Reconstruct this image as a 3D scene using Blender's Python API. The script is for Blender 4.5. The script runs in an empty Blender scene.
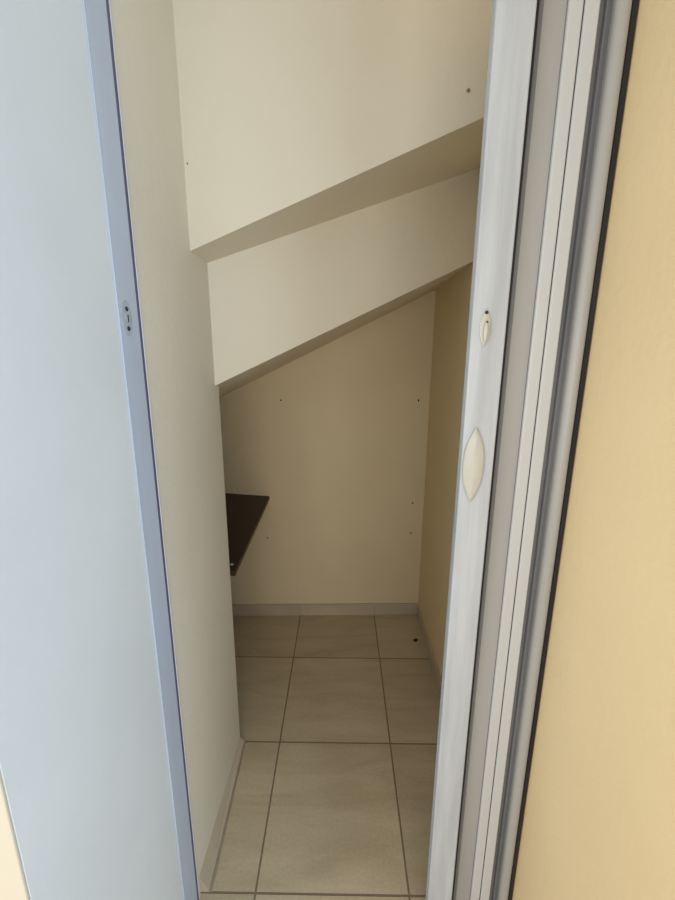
import bpy, bmesh, math, random
from mathutils import Vector, Matrix

random.seed(4)
S = bpy.context.scene
COL = S.collection

# ------------------------------------------------------------------ materials
def new_mat(name, rough=0.6, metallic=0.0, spec=0.5):
    m = bpy.data.materials.new(name); m.use_nodes = True
    nt = m.node_tree; b = nt.nodes['Principled BSDF']
    b.inputs['Roughness'].default_value = rough
    b.inputs['Metallic'].default_value = metallic
    b.inputs['Specular IOR Level'].default_value = spec
    return m, nt, b

def noise(nt, scale, detail=3, stretch=(1, 1, 1), rough=0.5):
    tc = nt.nodes.new('ShaderNodeTexCoord'); mp = nt.nodes.new('ShaderNodeMapping')
    mp.inputs['Scale'].default_value = stretch
    n = nt.nodes.new('ShaderNodeTexNoise')
    n.inputs['Scale'].default_value = scale; n.inputs['Detail'].default_value = detail
    n.inputs['Roughness'].default_value = rough
    nt.links.new(tc.outputs['Object'], mp.inputs['Vector'])
    nt.links.new(mp.outputs['Vector'], n.inputs['Vector'])
    return n

def ramp(nt, src, stops):
    r = nt.nodes.new('ShaderNodeValToRGB')
    e = r.color_ramp.elements
    e[0].position, e[0].color = stops[0][0], (*stops[0][1], 1)
    e[1].position, e[1].color = stops[-1][0], (*stops[-1][1], 1)
    for p, c in stops[1:-1]:
        k = e.new(p); k.color = (*c, 1)
    nt.links.new(src, r.inputs['Fac'])
    return r

def painted(name, c, c2=None, rough=0.6, bump=0.12, scale=2.5, grain=170, stretch=(1, 1, 1), spec=0.35, metallic=0.0, lo=.35, hi=.7):
    m, nt, b = new_mat(name, rough, metallic, spec)
    c2 = c2 or tuple(v * .95 for v in c)
    n = noise(nt, scale, 4, stretch)
    r = ramp(nt, n.outputs['Fac'], [(lo, c), (hi, c2)])
    nt.links.new(r.outputs['Color'], b.inputs['Base Color'])
    g = noise(nt, grain, 3, stretch)
    bp = nt.nodes.new('ShaderNodeBump'); bp.inputs['Strength'].default_value = bump
    bp.inputs['Distance'].default_value = 0.002
    nt.links.new(g.outputs['Fac'], bp.inputs['Height'])
    nt.links.new(bp.outputs['Normal'], b.inputs['Normal'])
    return m

M = {}
M['cream']  = painted('cream_wall_paint', (.74, .68, .555), (.705, .645, .515), bump=.35, grain=60)
M['yellow'] = painted('yellow_cream_wall_paint', (.80, .645, .39), (.76, .605, .36), bump=.3, grain=60)
M['tan']    = painted('back_wall_tan', (.76, .645, .44), (.72, .605, .405), bump=.35, grain=60)  # back wall, a warmer tone than the cream stair faces
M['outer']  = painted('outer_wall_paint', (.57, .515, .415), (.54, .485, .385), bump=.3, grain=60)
M['white']  = painted('white_reveal_paint', (.73, .78, .82), (.675, .72, .755), bump=.2, grain=50, scale=3, rough=.45)
M['base']   = painted('baseboard_tile', (.54, .46, .34), (.47, .395, .285), bump=.05, rough=.4, scale=9)
M['mortar'] = painted('dusty_mortar', (.34, .28, .20), (.26, .21, .15), bump=.3, rough=.8, scale=14)
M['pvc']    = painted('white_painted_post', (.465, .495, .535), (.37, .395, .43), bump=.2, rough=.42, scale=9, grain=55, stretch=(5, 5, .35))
M['slat']   = painted('grey_pvc_panel', (.315, .315, .315), (.29, .29, .29), bump=.05, rough=.5, scale=6, stretch=(4, 4, .3))
M['rib']    = painted('light_pvc_hinge', (.475, .49, .505), (.44, .455, .47), bump=.04, rough=.4, stretch=(4, 4, .3))
M['jamb']   = painted('grey_jamb_channel', (.34, .34, .335), (.31, .31, .305), bump=.04, rough=.35, stretch=(4, 4, .3))
M['groove'] = painted('dark_grey_channel', (.16, .165, .185), (.12, .125, .14), bump=.04, rough=.4)
M['gap_dark'] = painted('gap_black', (.012, .011, .014), (.02, .018, .02), bump=.05, rough=.7)
M['blue']   = painted('blue_grey_strip', (.50, .57, .70), (.47, .54, .66), bump=.05, rough=.4, scale=7, stretch=(4, 4, .5))
M['navy']   = painted('navy_groove_shade', (.10, .115, .20), (.08, .09, .16), bump=.05, rough=.5)
M['lip']    = painted('pale_blue_lip', (.62, .62, .64), (.58, .58, .60), bump=.05, rough=.5)
M['ivory']  = painted('ivory_plastic', (.49, .485, .435), (.44, .435, .385), bump=.06, rough=.35, scale=20)
M['plate']  = painted('worn_grey_metal', (.46, .52, .58), (.34, .38, .42), bump=.3, rough=.5, scale=90, grain=200)
M['screw']  = painted('dark_screw', (.02, .024, .035), (.03, .035, .045), rough=.5, metallic=.3)
M['hole']   = painted('dark_plug', (.035, .02, .012), (.05, .03, .018), rough=.8)
M['shelf']  = painted('dark_brown_laminate', (.036, .020, .010), (.027, .014, .008), bump=.08, rough=.42, scale=5, stretch=(1, 6, 1), spec=.3)
M['crumb']  = painted('dark_crumb', (.02, .013, .008), (.035, .02, .012), rough=.7)

def tile_material():
    m, nt, b = new_mat('beige_floor_tile', .42, 0, .4)
    L = nt.links
    tc = nt.nodes.new('ShaderNodeTexCoord'); mp = nt.nodes.new('ShaderNodeMapping')
    mp.inputs['Location'].default_value = (4.12 - .190, 4.33 - .3446 + .006, 0)
    L.new(tc.outputs['Object'], mp.inputs['Vector'])
    br = nt.nodes.new('ShaderNodeTexBrick')
    br.offset = 0; br.squash = 1; br.offset_frequency = 1
    br.inputs['Scale'].default_value = 1
    br.inputs['Brick Width'].default_value = .412
    br.inputs['Row Height'].default_value = .4335
    br.inputs['Mortar Size'].default_value = .0029
    br.inputs['Mortar Smooth'].default_value = .25
    br.inputs['Bias'].default_value = 0
    br.inputs['Color1'].default_value = (1, 1, 1, 1); br.inputs['Color2'].default_value = (.86, .86, .86, 1)
    br.inputs['Mortar'].default_value = (1, 1, 1, 1)
    L.new(mp.outputs['Vector'], br.inputs['Vector'])
    n = nt.nodes.new('ShaderNodeTexNoise'); m2 = nt.nodes.new('ShaderNodeMapping')
    m2.inputs['Rotation'].default_value = (0, 0, math.radians(-18)); m2.inputs['Scale'].default_value = (1.3, 5.5, 1)
    L.new(tc.outputs['Object'], m2.inputs['Vector']); L.new(m2.outputs['Vector'], n.inputs['Vector'])
    n.inputs['Scale'].default_value = 2.2; n.inputs['Detail'].default_value = 7; n.inputs['Roughness'].default_value = .6
    n.inputs['Distortion'].default_value = .6
    r = ramp(nt, n.outputs['Fac'], [(.30, (.49, .40, .265)), (.5, (.575, .48, .33)), (.70, (.645, .545, .385))])
    s = noise(nt, 120, 3)
    sr = ramp(nt, s.outputs['Fac'], [(.3, (.88, .88, .88)), (.7, (1.0, 1.0, 1.0))])
    mul = nt.nodes.new('ShaderNodeMixRGB'); mul.blend_type = 'MULTIPLY'; mul.inputs['Fac'].default_value = 1
    L.new(r.outputs['Color'], mul.inputs['Color1']); L.new(br.outputs['Color'], mul.inputs['Color2'])
    mul2 = nt.nodes.new('ShaderNodeMixRGB'); mul2.blend_type = 'MULTIPLY'; mul2.inputs['Fac'].default_value = 1
    L.new(mul.outputs['Color'], mul2.inputs['Color1']); L.new(sr.outputs['Color'], mul2.inputs['Color2'])
    mx = nt.nodes.new('ShaderNodeMixRGB'); mx.inputs['Color2'].default_value = (.21, .165, .115, 1)
    L.new(br.outputs['Fac'], mx.inputs['Fac']); L.new(mul2.outputs['Color'], mx.inputs['Color1'])
    L.new(mx.outputs['Color'], b.inputs['Base Color'])
    inv = nt.nodes.new('ShaderNodeMath'); inv.operation = 'SUBTRACT'; inv.inputs[0].default_value = 1
    L.new(br.outputs['Fac'], inv.inputs[1])
    bp = nt.nodes.new('ShaderNodeBump'); bp.inputs['Strength'].default_value = .8; bp.inputs['Distance'].default_value = .002
    L.new(inv.outputs[0], bp.inputs['Height']); L.new(bp.outputs['Normal'], b.inputs['Normal'])
    return m
M['tile'] = tile_material()

# ------------------------------------------------------------------ mesh helpers
def link(name, bm, mat, parent=None, smooth=False, origin=None):
    me = bpy.data.meshes.new(name)
    bmesh.ops.recalc_face_normals(bm, faces=bm.faces)
    if origin is not None:
        bmesh.ops.translate(bm, verts=bm.verts, vec=-Vector(origin))
    bm.to_mesh(me); bm.free()
    mats = mat if isinstance(mat, (list, tuple)) else [mat]
    for k in mats: me.materials.append(M[k])
    if smooth:
        for p in me.polygons: p.use_smooth = True
    o = bpy.data.objects.new(name, me); COL.objects.link(o)
    if origin is not None: o.location = origin
    if parent:
        o.parent = parent
        if origin is None: origin = (0, 0, 0)
        o.location = Vector(origin) - parent_world(parent)
    return o

def parent_world(p):
    v = Vector((0, 0, 0))
    while p: v += p.location; p = p.parent
    return v

def struct(o):
    o['kind'] = 'structure'; return o

def tag(o, label, cat, group=None):
    o['kind'] = 'thing'
    o['label'] = label; o['category'] = cat
    if group: o['group'] = group
    return o

def empty(name, loc):
    o = bpy.data.objects.new(name, None); o.location = loc; o.empty_display_size = .1
    COL.objects.link(o); return o

def box(bm, x0, x1, y0, y1, z0, z1, bev=0, seg=2, mi=0):
    vs = [bm.verts.new((x, y, z)) for x in (x0, x1) for y in (y0, y1) for z in (z0, z1)]
    idx = [(0, 1, 3, 2), (4, 6, 7, 5), (0, 4, 5, 1), (2, 3, 7, 6), (0, 2, 6, 4), (1, 5, 7, 3)]
    fs = [bm.faces.new([vs[i] for i in f]) for f in idx]
    for f in fs: f.material_index = mi
    if bev:
        es = list({e for f in fs for e in f.edges})
        bmesh.ops.bevel(bm, geom=es, offset=bev, segments=seg, affect='EDGES', profile=.5)
    return vs

def prism(bm, poly, a, b, axis, mi=0):
    """poly of 2-D points extruded from a to b along axis ('z': (x,y); 'y': (x,z))"""
    def P(p, t): return (p[0], p[1], t) if axis == 'z' else (p[0], t, p[1])
    A = [bm.verts.new(P(p, a)) for p in poly]; B = [bm.verts.new(P(p, b)) for p in poly]
    n = len(poly)
    fs = [bm.faces.new(A), bm.faces.new(B[::-1])]
    for i in range(n): fs.append(bm.faces.new((A[i], A[(i + 1) % n], B[(i + 1) % n], B[i])))
    for f in fs: f.material_index = mi
    return fs

def solid(bm, bottom, top):
    """closed solid between two matching rings of 3-D points"""
    A = [bm.verts.new(p) for p in bottom]; B = [bm.verts.new(p) for p in top]
    n = len(A)
    bm.faces.new(A); bm.faces.new(B[::-1])
    for i in range(n): bm.faces.new((A[i], A[(i + 1) % n], B[(i + 1) % n], B[i]))

def dome(bm, cx, cz, y, w, h, d, power=1.0, n=28, rings=7, pointed=True, axis='y', sgn=-1):
    """cushion with a leaf outline; stands proud of a face. axis 'y': lies in XZ, bulges towards -Y; axis 'x': lies in YZ."""
    def P(u, v, t):
        return (cx + u, y + sgn * t, cz + v) if axis == 'y' else (y + sgn * t, cx + u, cz + v)
    out = []
    for i in range(n):
        a = 2 * math.pi * i / n
        v = math.sin(a)
        if pointed: u = math.copysign((1 - abs(v) ** 2.3) * (1.0 if abs(math.cos(a)) > 1e-6 else 0), math.cos(a))
        else: u = math.cos(a)
        out.append((u * w / 2, v * h / 2))
    rs = []
    rs.append([bm.verts.new(P(u, v, 0)) for u, v in out])
    for k in range(rings):
        s = 1 - .92 * (k / (rings - 1)) ** 1.1
        t = d * (.45 + .55 * (1 - s ** 2.2)) if k else d * .4
        rs.append([bm.verts.new(P(u * s, v * s, t)) for u, v in out])
    for a, b in zip(rs, rs[1:]):
        for i in range(n):
            bm.faces.new((a[i], a[(i + 1) % n], b[(i + 1) % n], b[i]))
    bm.faces.new(rs[-1]); bm.faces.new(rs[0][::-1])

def disc(bm, c, r, t, axis, n=16, tip=.7):
    """small round head: short cylinder with a narrower crown, growing along -axis"""
    rs = []
    for rad, h in ((r, 0), (r, t * .5), (r * tip, t)):
        ring = []
        for i in range(n):
            a = 2 * math.pi * i / n; u, v = rad * math.cos(a), rad * math.sin(a)
            p = {'y': (c[0] + u, c[1] - h, c[2] + v), 'x': (c[0] + h, c[1] + u, c[2] + v), 'z': (c[0] + u, c[1] + v, c[2] + h)}[axis]
            ring.append(bm.verts.new(p))
        rs.append(ring)
    for a, b in zip(rs, rs[1:]):
        for i in range(n): bm.faces.new((a[i], a[(i + 1) % n], b[(i + 1) % n], b[i]))
    bm.faces.new(rs[-1]); bm.faces.new(rs[0][::-1])

# ------------------------------------------------------------------ dimensions
XL, XR = -.370, .436          # faces of the side walls
YO = .345                      # outer face of the wall round the opening
Y1 = 1.05                      # upper hanging wall
YE = 1.2115                    # end of the left wall, recess behind it
ZC = 2.45
def yb(x): return 1.9825 + .030 * x          # back wall is a little out of square

# floor
bm = bmesh.new(); box(bm, -2.2, 2.2, -2.4, 2.2, -.06, 0)
struct(link('floor', bm, 'tile'))
# back wall
bm = bmesh.new()
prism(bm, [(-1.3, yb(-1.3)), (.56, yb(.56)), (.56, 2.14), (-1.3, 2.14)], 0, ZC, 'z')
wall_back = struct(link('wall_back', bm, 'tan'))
# left wall: white painted reveal in front of the blue strip, cream inside
bm = bmesh.new()
box(bm, -.50, XL, YO, .735, 0, ZC, mi=1)
box(bm, -.50, XL, .735, YE, 0, ZC, mi=0)
bmesh.ops.bevel(bm, geom=[e for e in bm.edges if abs(e.verts[0].co.x - XL) < 1e-5 and abs(e.verts[1].co.x - XL) < 1e-5
                          and abs(e.verts[0].co.y - YE) < 1e-5 and abs(e.verts[1].co.y - YE) < 1e-5], offset=.002, segments=2, affect='EDGES')
struct(link('wall_left', bm, ['cream', 'white']))
# right wall
bm = bmesh.new(); box(bm, XR, .56, YO, 2.14, 0, ZC)
struct(link('wall_right', bm, 'yellow'))
# outer wall face on both sides and above the opening
bm = bmesh.new()
box(bm, -2.0, -.50, YO, .47, 0, ZC)
box(bm, .56, 2.0, YO, .47, 0, ZC)
box(bm, -.50, .56, YO + .002, .47, 2.3, ZC)
struct(link('wall_front', bm, 'outer'))
# the cream coat of the outer wall wraps the end of the left wall as a thin skin
bm = bmesh.new(); box(bm, -2.0, XL - .001, YO - .004, YO, 0, ZC, bev=.0015)
struct(link('wall_front_coat', bm, 'outer'))
# recess beyond the left wall
bm = bmesh.new(); box(bm, -1.3, -1.2, YE - .1, 2.14, 0, ZC)
struct(link('wall_recess', bm, 'cream'))
bm = bmesh.new(); box(bm, -1.2, -.50, YE - .1, YE, 0, ZC)
struct(link('wall_recess_front', bm, 'cream'))
# ceiling over the cupboard
bm = bmesh.new(); box(bm, -.50, .56, .47, Y1, ZC - .05, ZC)
struct(link('ceiling', bm, 'cream'))

# underside of the stairs: one solid whose two step faces hang from it
def e1(x): return 1.6513 + .4066 * (x + .37)      # lower edge of the upper face
def e2(x): return 1.3195 + .490 * (x + .37)       # lower edge of the second face
def y2(x): return 1.176 + .285 * (x + .37)        # the second face is turned a little
bm = bmesh.new()
xl, xr = XL, XR
# front block
solid(bm, [(xl, Y1, e1(xl)), (xr, Y1, e1(xr)), (xr, 1.6, e1(xr)), (xl, 1.6, e1(xl))],
          [(xl, Y1, ZC), (xr, Y1, ZC), (xr, 1.6, ZC), (xl, 1.6, ZC)])
struct(link('ceiling_upper_stair', bm, 'cream'))
bm = bmesh.new()
solid(bm, [(xl, y2(xl), e2(xl)), (xr, y2(xr), e2(xr)), (xr, yb(xr), e2(xr)), (xl, yb(xl), e2(xl))],
              [(xl, y2(xl), e1(xl) + .0), (xr, y2(xr), e1(xr)), (xr, yb(xr), e1(xr)), (xl, yb(xl), e1(xl))])
struct(link('ceiling_lower_stair', bm, 'cream'))
bm = bmesh.new()
solid(bm, [(-1.2, YE, e2(-1.2)), (xl, YE, e2(xl)), (xl, yb(xl), e2(xl)), (-1.2, yb(-1.2), e2(-1.2))],
          [(-1.2, YE, 1.6), (xl, YE, 1.6), (xl, yb(xl), 1.6), (-1.2, yb(-1.2), 1.6)])
struct(link('ceiling_recess', bm, 'cream'))

# ------------------------------------------------------------------ baseboards
bm = bmesh.new()
cols = [-1.2, -1.046, -.634, -.2235, .189, .428]
for a, b in zip(cols, cols[1:]):
    a2, b2 = a + .0012, b - .0012
    z = .066
    solid(bm, [(a2, yb(a2) - .011, 0), (b2, yb(b2) - .011, 0), (b2, yb(b2), 0), (a2, yb(a2), 0)],
              [(a2, yb(a2) - .009, z), (b2, yb(b2) - .009, z), (b2, yb(b2), z), (a2, yb(a2), z)])
box(bm, -1.19, .426, yb(-.4) + .0, yb(0), 0, .001)
struct(link('baseboard_back', bm, 'base'))
bm = bmesh.new()
rows = [.79, 1.213, 1.6465, 1.982]
for a, b in zip(rows, rows[1:]): box(bm, .427, XR, a + .0012, b - .0012, 0, .066, bev=.0015)
struct(link('baseboard_right', bm, 'base'))
bm = bmesh.new()
solid(bm, [(XL, .7775, 0), (-.345, .7775, 0), (-.353, YE, 0), (XL, YE, 0)],
          [(XL, .7775, .055), (-.347, .7775, .005), (-.355, YE, .005), (XL, YE, .018)])
struct(link('baseboard_left', bm, 'base'))
bm = bmesh.new()
solid(bm, [(-.345, .7775, 0), (-.3385, .7775, 0), (-.3485, YE - .001, 0), (-.353, YE - .001, 0)],
          [(-.345, .7775, .004), (-.3405, .7775, .0015), (-.350, YE - .001, .0015), (-.353, YE - .001, .004)])
struct(link('trim_1', bm, 'mortar'))

# ------------------------------------------------------------------ holes in the walls
def hole(x, z, r=.0038, stretch=1.0, name='wall_plug'):
    bm = bmesh.new()
    disc(bm, (0, 0, 0), r, .0015, 'y')
    for v in bm.verts: v.co.z *= stretch
    o = link(name, bm, 'hole', wall_back)
    o.location = (x, yb(x) + .0002, z); return o
for x, z, r, s in [(-.300, 1.196, .004, 1), (.381, 1.197, .0036, 1.9), (.377, .657, .0045, 1), (.374, .488, .0045, .8),
                   (-.390, .463, .0042, .9), (-.537, .737, .003, .6)]:
    hole(x, z, r, s)
up = bpy.data.objects['ceiling_upper_stair']
bm = bmesh.new(); disc(bm, (0, 0, 0), .0030, .0015, 'y')
for v in bm.verts: v.co *= .6
o = link('wall_plug', bm, 'hole', up); o.location = (-.362, Y1 + .0002, 1.838)
# a nail stub, bent a little
bm = bmesh.new(); disc(bm, (0, 0, 0), .0022, .007, 'y', tip=.9)
disc(bm, (0, -.006, 0), .0036, .0015, 'y')
o = link('nail', bm, 'mortar', up); o.location = (.274, Y1 + .0002, 1.981); o.rotation_euler = (math.radians(18), 0, math.radians(20))

# ------------------------------------------------------------------ shelf in the recess
SH = empty('wall_shelf', (-.70, 1.6, .682))
tag(SH, 'dark brown laminate shelf board on the back wall behind the left wall corner', 'shelf')
bm = bmesh.new()
tz = lambda x, z: z - .0505 - .075 * (x + .37) + .05
solid(bm, *[[(x, y, tz(x, z)) for x, y in ((-1.195, YE + .012), (-.356, YE + .008), (-.372, yb(-.37) - .001), (-1.195, yb(-1.19) - .001))] for z in (.680, .698)])
bmesh.ops.bevel(bm, geom=list(bm.edges), offset=.001, segments=1, affect='EDGES')
link('board', bm, 'shelf', SH)
bm = bmesh.new(); disc(bm, (0, 0, 0), .006, .003, 'z')
s = link('screw_cap', bm, 'ivory', SH); s.location = Vector((-.378, 1.262, .6985)) - SH.location
s['label'] = 'small pale screw cap'
bm = bmesh.new()
box(bm, -.80, -.775, 1.30, yb(-.78) - .001, .668, .683, bev=.002)
box(bm, -.80, -.775, yb(-.78) - .016, yb(-.80) - .002, .55, .668, bev=.002)
link('bracket', bm, 'plate', SH)

# ------------------------------------------------------------------ jamb strip on the left wall
JL = empty('jamb_strip', (XL, .73, 0))
tag(JL, 'narrow blue-grey upright strip on the white left wall with a strike plate', 'door jamb')
bm = bmesh.new(); box(bm, XL + .0001, XL + .0022, .688, .752, 0, 2.1, bev=.0006)
link('strip', bm, 'blue', JL)
bm = bmesh.new()
prism(bm, [(XL + .0001, .752), (XL + .0022, .752), (XL + .0016, .757), (XL + .0008, .758), (XL + .0008, .7635), (XL + .0001, .7635)], 0, 2.1, 'z')
link('shadow_groove', bm, 'navy', JL)  # shadow line of the groove beside the strip, put in as navy colour
bm = bmesh.new(); box(bm, XL + .0001, XL + .0022, .7635, .771, 0, 2.1, bev=.001)
link('edge_lip', bm, 'lip', JL)
bm = bmesh.new(); dome(bm, .7125, 1.4645, XL + .0018, .032, .060, .0018, pointed=False, axis='x', sgn=1, n=32)
sp = link('strike_plate', bm, 'plate', JL, smooth=False); sp['label'] = 'worn oval metal strike plate'
for z in (1.4795, 1.4475):
    bm = bmesh.new(); disc(bm, (0, 0, 0), .0040, .0022, 'x')
    s = link('screw', bm, 'screw', sp); s.location = (XL + .0030, .712, z)
bm = bmesh.new(); box(bm, 0, .0008, -.001, .001, -.006, .006)
s = link('slot', bm, 'screw', sp); s.location = (XL + .0040, .713, 1.464)

# ------------------------------------------------------------------ folded door against the right wall
FD = empty('folding_door', (.32, .72, 0))
tag(FD, 'white folding door pushed open against the yellow cream right wall', 'folding door')
ZT = 2.1
# leading post: hollow-looking flat bar with rounded edges
bm = bmesh.new(); box(bm, .2165, .2745, .700, .722, .002, ZT, bev=.0028, seg=3)
post = link('leading_post', bm, 'pvc', FD, smooth=False); post['label'] = 'white painted leading post with brush marks'
# leaf shaped pull
bm = bmesh.new(); dome(bm, .2375, 1.213, .7002, .038, .139, .0085, n=40, rings=9)
h = link('pull_handle', bm, 'ivory', post, smooth=True); h['label'] = 'leaf-shaped ivory pull'
# latch
bm = bmesh.new(); dome(bm, .2385, 1.450, .7002, .019, .062, .004, n=32)
l = link('latch', bm, 'ivory', post, smooth=True)
bm = bmesh.new(); dome(bm, .2385, 1.444, .6955, .0085, .038, .005, n=24)
link('thumb_turn', bm, 'ivory', post, smooth=True)
for (x, z, r) in ((.2385, 1.4745, .0029), (.2388, 1.459, .0016)):
    bm = bmesh.new(); disc(bm, (0, 0, 0), r, .003, 'y')
    s = link('screw', bm, 'screw', post); s.location = (x, .6982 if r > .002 else .6925, z)
# black strip standing in for shade in the gap beside the post
bm = bmesh.new(); box(bm, .262, .2872, .7240, .7345, .002, ZT, bev=.001)
link('black_gap_strip', bm, 'gap_dark', FD)
# folded panels, one behind the other, seen on their front edges
bm = bmesh.new()
prism(bm, [(.2872, .7300), (.2925, .7215), (.326, .7215), (.3265, .86), (.2872, .86)], .002, ZT, 'z')
link('door_panel', bm, 'slat', FD)
def edge_profile(x0, x1, y0, depth, r=.003):
    pts = []
    for k in range(5):
        a = math.pi + (math.pi / 2) * k / 4
        pts.append((x0 + r + r * math.cos(a), y0 + r + r * math.sin(a)))
    for k in range(5):
        a = -math.pi / 2 + (math.pi / 2) * k / 4
        pts.append((x1 - r + r * math.cos(a), y0 + r + r * math.sin(a)))
    pts += [(x1, y0 + depth), (x0, y0 + depth)]
    return pts
for (x0, x1) in ((.3272, .3490), (.3508, .3730)):
    bm = bmesh.new(); prism(bm, edge_profile(x0, x1, .7165, .145), .002, ZT, 'z')
    link('door_panel', bm, 'rib', FD)
bm = bmesh.new(); box(bm, .3491, .3507, .7195, .84, .002, ZT)
link('black_gap_strip', bm, 'gap_dark', FD)  # black line between the two ribs
# channel fixed to the wall
bm = bmesh.new()
prism(bm, [(.3735, .738), (.3885, .738), (.3905, .7335), (.3935, .7335), (.3955, .738), (.4005, .738), (.4005, .86), (.3735, .86)], .0, ZT, 'z')
link('channel_groove', bm, 'groove', FD)
pts = []
for k in range(13):
    a = math.pi * (1 - k / 12)
    pts.append((.4130 + .0120 * math.cos(a), .7315 - .0105 * math.sin(a)))
bm = bmesh.new(); prism(bm, pts + [(.425, .86), (.401, .86)], .0, ZT, 'z')
link('wall_channel', bm, 'jamb', FD)
bm = bmesh.new()
prism(bm, [(.4253, .728), (.4265, .7265), (.4335, .7265), (.4335, .86), (.4253, .86)], .0, ZT, 'z')
link('black_gap_strip', bm, 'gap_dark', FD)  # black strip between the wall channel and the right wall
# ------------------------------------------------------------------ crumb on the floor
bm = bmesh.new()
bmesh.ops.create_icosphere(bm, subdivisions=2, radius=1)
for v in bm.verts:
    k = 1 + random.uniform(-.15, .15)
    v.co = Vector((v.co.x * .013 * k, v.co.y * .010 * k, max(v.co.z, -.6) * .0045 * k + .0026))
    v.co.rotate(Matrix.Rotation(.4, 3, 'Z').to_euler())
o = link('dirt_crumb', bm, 'crumb'); o.location = (.384, 1.772, .0)
tag(o, 'small dark crumb lying on the floor tile near the back right corner', 'crumb')

# ------------------------------------------------------------------ light
w = bpy.data.worlds.new('World'); S.world = w; w.use_nodes = True
w.node_tree.nodes['Background'].inputs['Color'].default_value = (1, .98, .95, 1)
w.node_tree.nodes['Background'].inputs['Strength'].default_value = .66
def area(name, loc, target, size, energy, color):
    d = bpy.data.lights.new(name, 'AREA'); d.shape = 'RECTANGLE'; d.size, d.size_y = size
    d.energy = energy; d.color = color
    o = bpy.data.objects.new(name, d); o.location = loc; COL.objects.link(o)
    o.rotation_euler = (Vector(target) - Vector(loc)).to_track_quat('-Z', 'Y').to_euler()
area('window_daylight', (1.7, -1.0, 1.6), (-.37, .7, 1.1), (1.0, 1.4), 34, (.50, .74, 1.0))
area('warm_fill', (-1.7, -.9, 1.4), (.43, .5, 1.0), (1.0, 1.4), 30, (1.0, .96, .87))  # added warm fill from the left for the right wall
area('hall_fill', (.0, -1.4, 1.2), (0, 1.6, 1.2), (1.3, .8), 19, (1.0, .96, .90))  # added fill behind the camera to brighten the stair faces

# ------------------------------------------------------------------ camera
cd = bpy.data.cameras.new('Camera'); cam = bpy.data.objects.new('Camera', cd); COL.objects.link(cam)
R = Vector((0.99992856, 0.01096292, 0.00476342)); U = Vector((-0.00709944, 0.2240993, 0.97454046)); B = Vector((0.00961633, -0.97450465, 0.22416112))
mt = Matrix((R, U, B)).transposed().to_4x4(); mt.translation = (0, 0, 1.4)
cam.matrix_world = mt
cd.sensor_fit = 'VERTICAL'; cd.sensor_height = 36; cd.lens = 36 * 400 / 900; cd.clip_start = .02
S.camera = cam
S.view_settings.view_transform = 'Standard'; S.view_settings.look = 'None'
S.view_settings.gamma = 1; S.view_settings.exposure = 0.0; S.view_settings.use_curve_mapping = False
